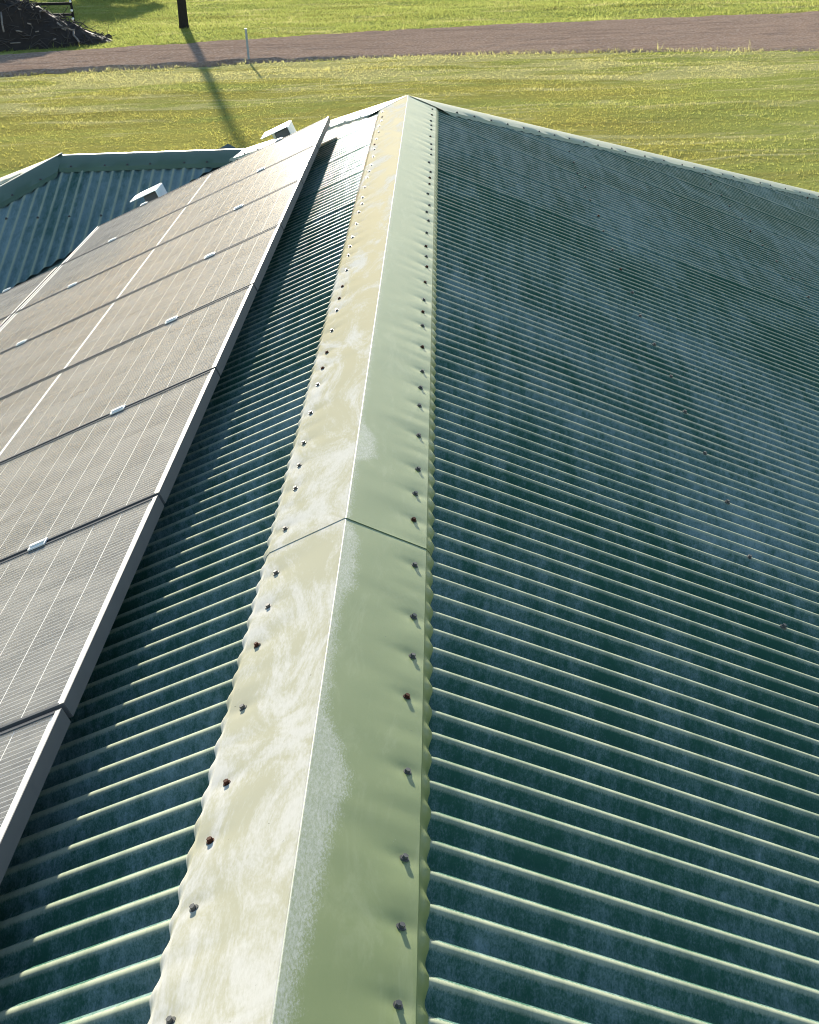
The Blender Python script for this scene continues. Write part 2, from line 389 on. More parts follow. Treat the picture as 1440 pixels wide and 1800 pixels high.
# gravel road, built up above the lawn on its near side (more so to the left)
rx = np.concatenate([np.arange(-68, -24, 2.0), np.arange(-24, 24, .12), np.arange(24, 78, 2.0)]); nv = 64
tv = np.concatenate([[-.06, -.03, -.012, 0.0], np.linspace(.012, .985, nv - 7), [1.0, 1.02, 1.05]])
RXg, T = np.meshgrid(rx, tv, indexing='ij')
rag = .28 * vnoise(rx / .7, rx * 0 + 3, 9) + .16 * vnoise(rx / .22, rx * 0, 11)
yn = road_near(rx) + rag * np.where(rx < -3, 1.6, .8); yf = road_far(rx) + .5 * vnoise(rx / 1.4, rx * 0 + 7, 12)
RYg = yn[:, None] + (yf - yn)[:, None] * T
hgt = np.interp(rx, [-24, -14, -7.5, -5.0, -1, 4, 24], [.11, .11, .12, .08, .04, .03, .03])
prof = np.interp(tv, [-.06, -.03, -.012, 0, .04, .5, .96, 1, 1.05], [-.05, -.01, .45, .86, .97, 1.1, .75, .5, -.2])
RZg = GZ + hgt[:, None] * prof[None, :] + .035 * vnoise(RXg / .5, RYg / .5, 15) + .022 * vnoise(RXg / .2, RYg / .22, 16) + .018
RZg = np.where((T <= -.05) | (T >= 1.045), GZ - .06, RZg)
o = link('road', mesh_np('road', np.stack([RXg, RYg, RZg], -1).reshape(-1, 3), grid_faces(len(rx), len(tv))), M['road'], smooth=True)
o['kind'] = 'structure'

# ================================================================== the house
HB = V3(0, 5.4, GZ)
house = empty('house', HB, 'house under a dark green corrugated hip roof with a side wing', 'house')
PITCH = .0762; AMP = .0081
R0 = 1.4827 - .004          # a crest on the right slope
L0 = 1.4560 - .004          # a crest on the left slope
RLAP, LLAP = 6, 7           # crests (mod 10) where two sheets lap

class Plane:
    def __init__(s, O, U, Dn): s.O, s.U, s.D = V3(*O), V3(*U), V3(*Dn); n = np.cross(s.U, s.D); s.N = n if n[2] > 0 else -n
    def pt(s, u, q, n): return s.O + np.multiply.outer(u, s.U) + np.multiply.outer(q, s.D) + np.multiply.outer(n, s.N)
P_R = Plane((0, 0, 0), (0, 1, 0), (CT, 0, -ST)); P_L = Plane((0, 0, 0), (0, 1, 0), (-CT, 0, -ST))
P_B = Plane((0, YE, 0), (1, 0, 0), (0, CT, -ST)); P_W = Plane((0, YW, ZW), (1, 0, 0), (0, -CT, -ST))
P_E = Plane((WX1, 0, ZW), (0, 1, 0), (-CT, 0, -ST))
VE = YW - (EAVE - WD)        # valley meets the eave at this Y
s_eave = EAVE / CT + .05
def lim_R(u): return np.where(u > YE, (u - YE) / CT, .015) , np.full_like(u, s_eave)
def lim_L(u):
    a = np.where(u > YE, (u - YE) / CT, .015); b = np.where(u > VE, (WD + (YW - u)) / CT - .05, s_eave); return a, np.minimum(b, s_eave)
def lim_B(u):
    a = np.where(u > -WD, np.abs(u), np.where(u > WX1, WD, WD + (WX1 - u))) / CT; return a, np.full_like(u, s_eave)
def lim_W(u):
    a = np.maximum(0.012, (WX1 - u) / CT); b = np.where(u > -EAVE, (-WD - u) / CT - .05, (EAVE - WD) / CT + .05); return a, np.minimum(b, (EAVE - WD) / CT + .05)
def lim_E(u): return np.abs(u - YW) / CT, np.full_like(u, (EAVE - WD) / CT + .05)

def corr_n(u, u0): return AMP * np.cos(2 * np.pi * (u - u0) / PITCH)
def crest_var(u, u0, seed):
    k = np.round((u - u0) / PITCH); return .0014 * vnoise(k * .77, k * 0 + seed, seed) + .0016 * vnoise(k * 3.7, k * 0 + .5, seed + 1)
def sheets(name, pl, u0, lap, umin, umax, lim, rows, seg=20, seed=1):
    k0 = math.floor((umin - u0) / PITCH); k1 = math.ceil((umax - u0) / PITCH)
    first = k0 - ((k0 - lap) % 10)
    for a in range(first, k1, 10):
        ua, ub = u0 + (a - .30) * PITCH, u0 + (a + 10 + .32) * PITCH
        ua, ub = max(ua, umin), min(ub, umax)
        if ub - ua < .03: continue
        u = np.arange(ua, ub + 1e-6, PITCH / seg); u = np.append(u, ub) if ub - u[-1] > 1e-4 else u
        s0, s1 = lim(u); keep = s1 - s0 > .004
        if keep.sum() < 3: continue
        u, s0, s1 = u[keep], s0[keep], s1[keep]
        t = np.linspace(0, 1, rows) ** 1.4
        S = s0[:, None] + (s1 - s0)[:, None] * t[None, :]; Ug = np.repeat(u[:, None], rows, 1)
        up = np.clip((u - (u0 + (a + 10) * PITCH)) / (.9 * PITCH) + 1, 0, 1) * .0034      # the far edge lies over the neighbour
        n = corr_n(u, u0)[:, None] + (up + crest_var(u, u0, seed))[:, None] + .0030 * vnoise(Ug / .9, S / .8, seed + 4) + .0006 * vnoise(Ug / PITCH * 1.0, S / .25, seed + 6)
        Uw = Ug + .0046 * vnoise(Ug / .35, S / .5, seed + 8)
        P = pl.O + Uw[..., None] * pl.U + S[..., None] * pl.D + n[..., None] * pl.N
        f = grid_faces(len(u), rows)
        nn = np.cross(P[1, 0] - P[0, 0], P[0, 1] - P[0, 0])
        if nn @ pl.N < 0: f = f[:, ::-1]
        me = mesh_np('roof_sheet', P.reshape(-1, 3), f)
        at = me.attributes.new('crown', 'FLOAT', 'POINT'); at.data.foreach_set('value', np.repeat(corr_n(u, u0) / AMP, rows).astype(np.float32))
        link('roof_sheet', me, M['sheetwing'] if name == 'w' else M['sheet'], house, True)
sheets('r', P_R, R0, RLAP, YN, YE + EAVE, lim_R, 26, 22, 21)
sheets('l', P_L, L0, LLAP, YN, YW, lim_L, 22, 22, 31)
sheets('w', P_W, -2.70, 3, WX1 - (EAVE - WD), -WD, lim_W, 14, 14, 41)
sheets('b', P_B, 0.0, 3, WX1 - (EAVE - WD), EAVE, lim_B, 6, 8, 51)
sheets('e', P_E, YW, 3, VE, YE + EAVE, lim_E, 6, 8, 61)

# ---- ridge capping: folded strip with a scalloped lip pressed onto the corrugations
R_SCREW = [R0 + k * PITCH for k in range(-60, 105) if k % 10 in (1, 3, 6, 9)]
L_SCREW = [L0 + k * PITCH for k in range(-60, 105) if k % 10 in (9, 2, 4, 6)]
RSa, LSa = np.array(R_SCREW), np.array(L_SCREW)
S_FOLD, S_LIP, S_SCR = .187, .209, .160
N0 = .028; S_A = -N0 * TT                       # the two faces meet above the ridge line
def cap_n(s): return np.interp(s, [S_A, S_FOLD], [N0, .0195])
def cap_side(y, sgn, lift):
    """profile points across one side for every y -> arrays S, Nn"""
    sv = np.array([S_A, S_A + .0022, .010, .03, .06, .09, .12, .14, .15, .16, .17, .18, S_FOLD, S_FOLD + .003])
    u0, scr = (R0, RSa) if sgn > 0 else (L0, LSa)
    Yg = np.repeat(y[:, None], len(sv), 1); Sg = np.repeat(sv[None, :], len(y), 0)
    n = cap_n(Sg) + lift
    wgt = np.clip(Sg / .06, 0, 1)
    n += wgt * (.0016 * vnoise(Yg / .16, Sg / .2 + sgn * 5, 71) + .0008 * vnoise(Yg / .06, Sg / .09 + sgn * 9, 73))
    dmin = np.min(np.abs(y[:, None] - scr[None, :]), 1)[:, None]
    n -= .0020 * np.exp(-(dmin / .022) ** 2) * np.exp(-((Sg - S_SCR) / .030) ** 2)
    n += .0008 * np.exp(-((dmin - .075) / .03) ** 2) * np.exp(-((Sg - S_SCR) / .05) ** 2)
    n[:, -1] -= .0022
    # lip: from the fold down to the sheet
    ce = corr_n(y, u0)
    ls = []; ln = []
    for q in (.35, .7, 1.0):
        tgt = ce * .48 + .0036 + lift + crest_var(y, u0, 21 if sgn > 0 else 31)
        ln.append(n[:, -1] * (1 - q) + tgt * q + .0025 * math.sin(q * math.pi))
        ls.append(S_FOLD + .003 + (S_LIP - S_FOLD - .003 + .0022 * ce / AMP) * q)
    return np.concatenate([Sg, np.stack(ls, 1)], 1), np.concatenate([n, np.stack(ln, 1)], 1)
def ridge_cap(y0, y1, lift, label):
    y = np.arange(y0, y1 + 1e-6, PITCH / 12)
    L, Ln = cap_side(y, -1, lift); Rr, Rn = cap_side(y, 1, lift)
    pl = (P_L.O + y[:, None, None] * P_L.U + L[..., None] * P_L.D + Ln[..., None] * P_L.N)
    pr = (P_R.O + y[:, None, None] * P_R.U + Rr[..., None] * P_R.D + Rn[..., None] * P_R.N)
    pl[:, 0, 0] = 0; pr[:, 0, 0] = 0; zz = (pl[:, 0, 2] + pr[:, 0, 2]) / 2; pl[:, 0, 2] = zz
    pl[:, 0, 2] -= .0004; pr[:, 0] = pl[:, 0]
    k = 12                                                   # column of the fold above the lip
    strips = [pl[:, k:][:, ::-1], pl[:, 1:k + 1][:, ::-1], np.stack([pl[:, 1], pl[:, 0], pr[:, 1]], 1), pr[:, 1:k + 1], pr[:, k:]]
    V = []; fs = []; off = 0
    for P in strips:
        V.append(P.reshape(-1, 3)); fs.append(grid_faces(*P.shape[:2], off)[:, ::-1]); off += P.shape[0] * P.shape[1]
    # 1.2 mm thick: cut edges at both ends and along both lips, and an underside
    A = np.concatenate([pl[:, ::-1], pr[:, 1:]], 1); nu, nvv = A.shape[:2]; low = A.copy(); low[..., 2] -= .0009
    V += [A.reshape(-1, 3), low.reshape(-1, 3)]; o1, o2 = off, off + nu * nvv
    j = np.arange(nvv - 1); i = np.arange(nu - 1)
    fs.append(grid_faces(nu, nvv, o2))
    fs.append(np.stack([o1 + j, o1 + j + 1, o2 + j + 1, o2 + j], 1)); b = (nu - 1) * nvv + j; fs.append(np.stack([o1 + b, o2 + b, o2 + b + 1, o1 + b + 1], 1))
    a = i * nvv; fs.append(np.stack([o1 + a, o2 + a, o2 + a + nvv, o1 + a + nvv], 1)); a = i * nvv + nvv - 1; fs.append(np.stack([o1 + a, o1 + a + nvv, o2 + a + nvv, o2 + a], 1))
    me = mesh_np('ridge_cap', np.concatenate(V), np.concatenate(fs))
    o = link('ridge_cap', me, M['cap'], house, True)
    o['label'] = label
    return o
Y_LAP = 2.80
cap_far = ridge_cap(Y_LAP, YE + .02, .0014, 'far length of ridge capping')
cap_near = ridge_cap(YN - .03, Y_LAP + .13, 0.0, 'near length of ridge capping')

# ---- hex screws: one mesh for all, rubber washer as its flange
def screw_mesh(name, mat):
    b = MB()
    def ring(r, z, n=12): return [(r * math.cos(2 * math.pi * k / n), r * math.sin(2 * math.pi * k / n), z) for k in range(n)]
    b.prism(ring(.0082, -.002, 12), (0, 0, .0034))
    b.prism(ring(.0070, .0014, 12), (0, 0, .0012))
    b.prism(ring(.0050, .0026, 6), (0, 0, .0052))
    me = b.mesh(name); me.materials.append(mat); me.materials.append(M['washer'])
    for p in me.polygons:
        if p.index < 14: p.material_index = 1
    return me
SM = screw_mesh('screw', M['screw']); SR = screw_mesh('screw_rusty', M['rust'])
def place_screw(pl, u, s, n, parent, i, rust=.25, sc_=1.0):
    p = pl.pt(u, s, n); o = D.objects.new('screw', SR if random.random() < rust else SM); col.objects.link(o)
    z = Vector(pl.N) + Vector((random.uniform(-.08, .08), random.uniform(-.08, .08), 0)); z.normalize()
    m = z.to_track_quat('Z', 'Y').to_matrix().to_4x4() @ Matrix.Rotation(random.uniform(0, 1), 4, 'Z') @ Matrix.Scale(sc_, 4)
    m.translation = Vector(p)
    o.parent = parent; o.matrix_world = m
    o.matrix_parent_inverse = Matrix.Identity(4)
    o.matrix_basis = Matrix.Translation(Vector((0, 0, 0))) @ m       # the caps' local space is world space
    return o
for pl, scr, sg in ((P_R, R_SCREW, 1), (P_L, L_SCREW, -1)):
    for i, y in enumerate(scr):
        if y < .2 or y > YE - .1: continue
        far = y > Y_LAP
        s = S_SCR + random.uniform(-.007, .005)
        place_screw(pl, y + random.uniform(-.004, .004), s, float(cap_n(s)) + (.0014 if far else 0) - .0026, cap_far if far else cap_near, i, .18)
# sheet screws along the battens (children of the house)
def sheet_screw(pl, u, s, n):
    o = place_screw(pl, u, s, n, house, 0, .1, 1.15); o.matrix_basis = Matrix.Translation(-house.location) @ o.matrix_basis; return o
for srow in (1.160, 2.465, 3.70):
    for k in range(-30, 170):
        u = R0 + k * PITCH
        if k % 5 == 1 and 1.2 < u < YE + srow * CT - .3: sheet_screw(P_R, u, srow + random.uniform(-.012, .012), AMP + .0005)
for srow in (.75, 1.55):
    for k in range(-60, 10):
        u = -2.70 + k * PITCH
        a, b = lim_W(np.array([u]))
        if k % 3 == 0 and a[0] + .1 < srow < b[0] - .1: sheet_screw(P_W, u, srow, AMP + .0005)

# ---- hip, wing-ridge and barge cappings
def strip_cap(name, A, B, d1, d2, wdt=.20, up=.032, lip=.022, mat=None, screws=True, label=None, pitch=.17):
    """folded capping along A->B whose two wings run along d1 and d2 (unit, down the two slopes)"""
    A, B, d1, d2 = V3(*A), V3(*B), V3(*d1), V3(*d2); L = np.linalg.norm(B - A); nseg = max(8, int(L / .05)); e = (B - A) / L
    n1 = np.cross(e, d1); n1 = n1 if n1[2] > 0 else -n1; n2 = np.cross(e, d2); n2 = n2 if n2[2] > 0 else -n2
    t = np.linspace(0, 1, nseg)
    rowsP = []
    for d, n in ((d1, n1), (d2, n2)):
        w_ = [(.0, up), (.008, up - .0006), (wdt * .5, up - .005), (wdt - .03, up - .010), (wdt - .027, up - .013), (wdt, lip - .014)]
        side = []
        for q, (s, h) in enumerate(w_):
            k0 = 0.0
            for ax_ in (0, 1):                       # mitre the start so the wings do not run past the apex
                if min(abs(e[0]), abs(e[1])) > .2: k0 = max(k0, -(s * d[ax_]) / e[ax_])
            P = A + np.multiply.outer(k0 + t * (L - k0), e) + s * d + h * n
            wob = (.002 * vnoise(t * L / .12, t * 0 + q, 81) if q in (2, 3, 4) else 0) + (.006 * np.cos(t * L * 2 * np.pi / .108) if q == 5 else 0)
            side.append(P + np.multiply.outer(np.broadcast_to(wob, t.shape), n))
        rowsP.append(np.stack(side, 1))
    apex = (rowsP[0][:, :1] + rowsP[1][:, :1]) / 2
    P = np.concatenate([rowsP[0][:, 1:][:, ::-1], apex, rowsP[1][:, 1:]], 1)
    f = grid_faces(*P.shape[:2]); nn = np.cross(P[1, 3] - P[0, 3], P[0, 4] - P[0, 3])
    if nn[2] < 0: f = f[:, ::-1]
    o = link(name, mesh_np(name, P.reshape(-1, 3), f), mat or M['hipcap'], house, True)
    o.modifiers.new('edge', 'EDGE_SPLIT').split_angle = math.radians(35)
    if label: o['label'] = label
    if screws:
        for w_i, (d, n) in enumerate(((d1, n1), (d2, n2))):
            k = .32
            while k < L - .1:
                p = A + e * k + d * (wdt - .045) + n * (up - .0105)
                s = D.objects.new('screw', SM); col.objects.link(s); s.parent = o
                m = Vector(n).to_track_quat('Z', 'Y').to_matrix().to_4x4() @ Matrix.Scale(1.25, 4); m.translation = Vector(p); s.matrix_basis = m
                k += pitch * random.choice((1, 1, 1.5))
    return o
def perp(e, d):                       # unit vector in plane of e,d perpendicular to e, on d's side
    e = e / np.linalg.norm(e); q = d - (d @ e) * e; return q / np.linalg.norm(q)
zE = -EAVE * TT
top = V3(0, YE, 0)
hr = V3(EAVE, YE + EAVE, zE); e = hr - top
strip_cap('hip_cap', top, hr, perp(e, P_R.D), perp(e, P_B.D), .19, mat=M['hiplit'], label='pale green hip capping')
wj = V3(-WD, YW, ZW); e = wj - top
strip_cap('hip_cap', top, wj, perp(e, P_L.D), perp(e, P_B.D), .19, mat=M['hiplit'], label='pale green hip capping')
we = V3(WX1, YW, ZW); e = we - wj
strip_cap('wing_ridge_cap', wj + V3(.05, 0, 0), we - V3(.01, 0, 0), perp(e, P_W.D), perp(e, P_B.D), .19, up=.036)
wl = V3(WX1 - (EAVE - WD), VE, zE); e = wl - we
strip_cap('hip_cap', we - e * .01, wl, perp(e, P_W.D), perp(e, P_E.D), .19, up=.036)
wb = V3(WX1 - (EAVE - WD), YE + EAVE, zE); e = wb - we
strip_cap('hip_cap', we - e * .01, wb, perp(e, P_B.D), perp(e, P_E.D), .19, screws=False)
# near gable barge caps
for sg, pl in ((1, P_R), (-1, P_L)):
    b = MB(); e = pl.D
    A = V3(0, YN, 0) + pl.N * .02
    b.obox(A + e * s_eave / 2 + V3(0, 0, 0), e, (0, 1, 0), pl.N, s_eave, .20, .012)
    b.obox(A + e * s_eave / 2 + V3(0, -.095, 0) - pl.N * .08, e, (0, 1, 0), pl.N, s_eave, .012, .15)
    b.build('barge_cap', M['hipcap'], house)
# valley gutter between main roof and wing
e = V3(-EAVE, VE, zE) - wj; L = np.linalg.norm(e); eu = e / L
d1, d2 = perp(e, -P_L.D), perp(e, -P_W.D)
b = MB()
ctr0, ctr1 = wj - eu * .02 - V3(0, 0, .016), wj + eu * (L + .05) - V3(0, 0, .016)
for d in (d1, d2):
    b.prism([ctr0, ctr1, ctr1 + d * .22, ctr0 + d * .22], (0, 0, -.003))
b.build('valley_gutter', M['valley'], house)
# fascia gutters, soffit and walls
EX = EAVE + .02
foot = [(EAVE, YN), (EAVE, YE + EAVE), (WX1 - (EAVE - WD), YE + EAVE), (WX1 - (EAVE - WD), VE), (-EAVE, VE), (-EAVE, YN)]
b = MB(); b.prism([(x, y, zE - .20) for x, y in foot], (0, 0, .02)); b.build('soffit', M['soffit'], house)
for i in range(len(foot)):
    (x0, y0), (x1, y1) = foot[i], foot[(i + 1) % len(foot)]
    d = V3(x1 - x0, y1 - y0, 0); L = np.linalg.norm(d); d /= L; nrm = V3(d[1], -d[0], 0)
    if i == 5: continue
    b = MB(); mid = V3((x0 + x1) / 2, (y0 + y1) / 2, zE - .10)
    b.obox(mid + nrm * .012, d, nrm, (0, 0, 1), L, .02, .18)
    b.obox(mid + nrm * .082 + V3(0, 0, -.055), d, nrm, (0, 0, 1), L, .12, .006)
    b.obox(mid + nrm * .145 + V3(0, 0, -.002), d, nrm, (0, 0, 1), L, .008, .112)
    b.build('gutter', M['gutter'], house)
def inset(p, k=.45):
    cx = np.sign(p[0]) ; return p
wf = [(EAVE - .45, YN + .15), (EAVE - .45, YE + EAVE - .45), (WX1 - (EAVE - WD) + .45, YE + EAVE - .45), (WX1 - (EAVE - WD) + .45, VE + .45), (-EAVE + .45, VE + .45), (-EAVE + .45, YN + .15)]
for i in range(6):
    (x0, y0), (x1, y1) = wf[i], wf[(i + 1) % 6]; d = V3(x1 - x0, y1 - y0, 0); L = np.linalg.norm(d); d /= L; nrm = V3(d[1], -d[0], 0)
    b = MB(); b.obox(V3((x0 + x1) / 2, (y0 + y1) / 2, (GZ + zE - .2) / 2) - nrm * .05, d, nrm, (0, 0, 1), L - .1, .1, zE - .2 - GZ); b.build('wall', M['wall'], house)
b = MB(); b.prism([(-EAVE + .3, YN + .12, zE - .18), (EAVE - .3, YN + .12, zE - .18), (0, YN + .12, -.16)], (0, .08, 0)); b.build('gable_wall', M['wall'], house)

# ================================================================== solar panels
HP = .120; PW = .993; YJ = 2.2302; S_T = .5143; PL_ = 1.754; GAP = .018; FR = .035
def pnt(u, s, n): return P_L.pt(u, s, n)
UL, DL, NLv = P_L.U, P_L.D, P_L.N
FRAME_ME = CELL_ME = None
def panel_local():
    """meshes in panel space: x down the slope, y along the ridge, z out of the roof; origin = upper near corner on the frame's underside"""
    W_, L_ = PW - GAP, PL_
    b = MB(); t = .011; z0, z1 = 0, FR
    def bar(x0, x1, y0, y1):
        b.box(x0, x1, y0, y1, z0, z1)
    ft = MB()
    b.box(0, .0022, 0, W_, 0, FR); b.box(L_ - .0022, L_, 0, W_, 0, FR)
    b.box(.0022, L_ - .0022, 0, .0022, 0, FR); b.box(.0022, L_ - .0022, W_ - .0022, W_, 0, FR)
    t = .013
    b.box(.0022, t, .0022, W_ - .0022, FR - .0065, FR - .0002); b.box(L_ - t, L_ - .0022, .0022, W_ - .0022, FR - .0065, FR - .0002)
    b.box(t, L_ - t, .0022, .009, FR - .0065, FR - .0002); b.box(t, L_ - t, W_ - .009, W_ - .0022, FR - .0065, FR - .0002)
    t = .028
    b.box(.0022, t, .0022, W_ - .0022, .0002, .002); b.box(L_ - t, L_ - .0022, .0022, W_ - .0022, .0002, .002)
    frame = b.mesh('panel_frame'); frame.materials.append(M['alu']); frame.materials.append(M['alushade']); frame.materials.append(M['aluendshade'])
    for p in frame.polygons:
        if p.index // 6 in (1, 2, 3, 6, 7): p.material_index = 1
        elif p.index // 6 == 0: p.material_index = 2          # shade painted in: sides and long lips get darker copies of the alloy
    g = MB(); g.box(.0135, L_ - .0135, .0095, W_ - .0095, FR - .0030, FR - .0016); glass = g.mesh('glass'); glass.materials.append(M['glass'])
    k = MB(); k.box(.0135, L_ - .0135, .0095, W_ - .0095, FR - .0075, FR - .0056); back = k.mesh('backsheet'); back.materials.append(M['back'])
    c = MB(); c.box(0, .0812, 0, .1572, 0, .0006); cell = c.mesh('cell'); cell.materials.append(M['cell'])
    spots = []; my = (W_ - 6 * .1600 + .0020) / 2
    for h in (0, 1):
        x0 = .0245 if h == 0 else L_ / 2 + .0050
        for i in range(10):
            for j in range(6): spots.append((x0 + i * .0846, my + j * .1600))
    cg = MB()
    for x, y in spots: cg.box(x, x + .0812, y, y + .1572, 0, .0006)
    grid = cg.mesh('cell_grid'); grid.materials.append(M['cellgrid'])
    return frame, glass, back, cell, grid, spots
FM, GM, BM, CM, GRM, SPOTS = panel_local()
def solar_panel(i, s_top, label, group, cells):
    n0 = HP - FR
    m = Matrix((DL.tolist(), UL.tolist(), NLv.tolist())).transposed()
    if m.determinant() < 0: pass
    o = D.objects.new('solar_panel', None); col.objects.link(o); tag(o, label, 'solar panel', group)
    mw = m.to_4x4(); mw.translation = Vector(pnt(YJ + i * PW + GAP / 2, s_top, n0)); o.matrix_world = mw
    def ch(name, me, loc=(0, 0, 0)):
        c = D.objects.new(name, me); col.objects.link(c); c.parent = o; c.location = loc; return c
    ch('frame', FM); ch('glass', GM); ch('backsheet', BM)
    if cells:
        for x, y in SPOTS: ch('cell', CM, (x, y, FR - .0052))
    else:
        ch('cell_grid', GRM, (0, 0, FR - .0052))['kind'] = 'stuff'
    return o
ORD = {-1: 'nearest solar panel, cut by the left edge, its white clampless end lowest',
       0: 'second solar panel from the near end, in the row beside the ridge',
       1: 'third solar panel from the near end, in the row beside the ridge',
       2: 'fourth solar panel from the near end, in the row beside the ridge',
       3: 'fifth solar panel from the near end, in the row beside the ridge',
       4: 'sixth solar panel from the near end, third from the far end beside the ridge',
       5: 'solar panel next to the farthest one, in the row beside the ridge',
       6: 'farthest solar panel at the top end of the row beside the ridge'}
ORD[-1] = 'nearest solar panel, a dark corner of it cut by the left edge'
for i in range(-1, 7): solar_panel(i, S_T, ORD[i], 'solar panels on the left slope', i <= 3)
S_T2 = S_T + PL_ + .016
solar_panel(5, S_T2, 'farthest solar panel of the lower row, below the wing roof at the left edge', 'solar panels on the left slope', False)
solar_panel(4, S_T2, 'lower row solar panel at the left edge, a sliver below the first row', 'solar panels on the left slope', False)
# rails with clamps
def rail(s, u0, u1, label, i0, i1, vis=True):
    c0 = pnt((u0 + u1) / 2, s, .065)
    r = empty('mounting_rail', c0, label, 'rail', 'rails under the solar panels')
    b = MB(); b.obox(c0, UL, DL, NLv, u1 - u0, .038, .038); b.build('rail_bar', M['alu'], r)
    for i in range(i0, i1 + 1):
        u = YJ + i * PW
        if i == i1: u += .008 - .016
        b = MB(); b.obox(pnt(u, s, HP + .0022), DL, UL, NLv, .052, .036, .0040)
        b.obox(pnt(u, s, HP + .0062), DL, UL, NLv, .044, .012, .0040)
        b.obox(pnt(u, s, HP - .018), DL, UL, NLv, .040, .010, .034)
        b.build('clamp', M['clamp'], r)
    k = u0 + .2
    while k < u1:
        b = MB(); b.obox(pnt(k, s + .030, .034), UL, DL, NLv, .04, .005, .055); b.obox(pnt(k, s + .052, .0115), UL, DL, NLv, .04, .05, .005)
        b.build('foot', M['clamp'], r); k += 1.1
    return r
rail(S_T + .365, YJ - PW, YJ + 7 * PW, 'upper mounting rail with bright clamps between the ridge row panels', 0, 7)
rail(S_T + 1.385, YJ - PW, YJ + 7 * PW, 'lower mounting rail with bright clamps between the ridge row panels', 0, 7)
rail(S_T2 + .365, YJ + 4 * PW, YJ + 6 * PW, 'mounting rail under the lower row panels at the left edge', 4, 6)

# isolator shrouds: white folded hoods beside the far end of the array
def shroud(px, py, h, label):
    p = on_left(px, py, h); u = p[1]; s = -(p[0] + h * ST) / CT
    r = empty('isolator_hood', pnt(u + .12, s, 0), label, 'switch cover', 'white hoods beyond the solar panels')
    b = MB(); b.obox(pnt(u + .14, s + .030, h), DL, UL, NLv, .20, .24, .006)            # top plate, overhanging down the slope
    b.build('hood_plate', M['white'], r)
    b = MB(); b.obox(pnt(u + .14, s - .072, h / 2 + .004), DL, UL, NLv, .006, .24, h - .010)
    b.obox(pnt(u + .255, s + .010, h / 2 + .004), DL, UL, NLv, .16, .005, h - .010)
    b.build('hood_side', M['white'], r)
    b = MB(); b.obox(pnt(u + .15, s - .010, h / 2 + .002), DL, UL, NLv, .10, .16, h - .03); b.build('switch_box', M['greybox'], r)
    b = MB(); b.tube([pnt(u + .18, s - .085, .03), pnt(u + .18, s - .14, .035), pnt(u + .19, s - .20, .03)], [.012] * 3, 8); b.build('conduit', M['conduit'], r, True)
    return r
shroud(256, 343, .135, 'white folded hood in front of the shaded wing roof')
shroud(488, 231, .135, 'white folded hood against the lawn, beside the farthest solar panel')

# ================================================================== things on the land
# timber pole
pb = on_ground(324, 50); pt_ = pb + V3(-.05, .1, 7.5)
r = empty('timber_pole', pb, 'dark round timber pole standing in the grass beyond the road', 'pole')
b = MB(); hs = [-.15, 0.0, .12, .4, 1.0, 2.5, 5.0, 7.5]; rd = [.24, .225, .205, .192, .185, .18, .165, .15]
b.tube([pb + (pt_ - pb) * h / 7.5 for h in hs], rd, 14); b.build('shaft', M['timber'], r, True)
# guide post
gp = on_ground(438, 109); gp[2] = GZ
r = empty('marker_post', gp, 'thin pale grey marker post at the near edge of the road', 'post')
b = MB(); lean = V3(-.022, 0, 1); lean /= np.linalg.norm(lean)
b.obox(gp + lean * .50, (1, 0, 0), (0, 1, 0), lean, .070, .03, 1.10); b.build('post_shaft', M['post'], r)
b = MB(); b.obox(gp + lean * 1.06, (1, 0, 0), (0, 1, 0), lean, .080, .04, .05); b.build('post_cap', M['post'], r)

# heap of branches and soil
hc = on_ground(20, 84); hb = V3(hc[0] - .9, hc[1] + 1.0, GZ)
heap = empty('branch_heap', hb, 'dark heap of cut branches and soil beside the road', 'brush heap')
na, nr = 90, 26; A_, Rr_ = np.meshgrid(np.linspace(0, 2 * np.pi, na), np.linspace(0, 1, nr), indexing='ij')
def heap_pt(a, q):
    rx_, ry_ = 4.1, 2.3
    x = hb[0] + rx_ * q * np.cos(a) * (1 + .16 * np.cos(a)); y = hb[1] + ry_ * q * np.sin(a)
    z = 2.15 * (1 - q ** 1.25) * (1 - .30 * np.cos(a) * q) + .55 * vnoise(x / .6, y / .6, 91) * (1 - q) + .30 * vnoise(x / .22, y / .22, 92) * (1 - q ** 2)
    return np.stack([x, y, GZ - .04 + np.maximum(z, 0)], -1)
P = heap_pt(A_, Rr_)
link('soil_mound', mesh_np('soil_mound', P.reshape(-1, 3), grid_faces(na, nr)[:, ::-1]), M['earth'], heap)
b = MB()
for k in range(620):
    a, q = random.uniform(0, 6.28), random.uniform(0, .95) ** .7; p = heap_pt(np.array(a), np.array(q)); d = V3(random.gauss(0, 1), random.gauss(0, 1), random.gauss(.1, .35)); d /= np.linalg.norm(d)
    L = random.uniform(.25, 1.1); rr = random.uniform(.008, .03)
    mid = p + V3(random.gauss(0, .05), random.gauss(0, .05), random.uniform(.0, .14))
    b.tube([p - d * L / 2 + V3(0, 0, .03), mid, p + d * L / 2 + V3(0, 0, random.uniform(-.05, .18))], [rr, rr * .8, rr * .4], 4, False)
tag(b.build('twig', M['stick'], heap), kind='stuff')
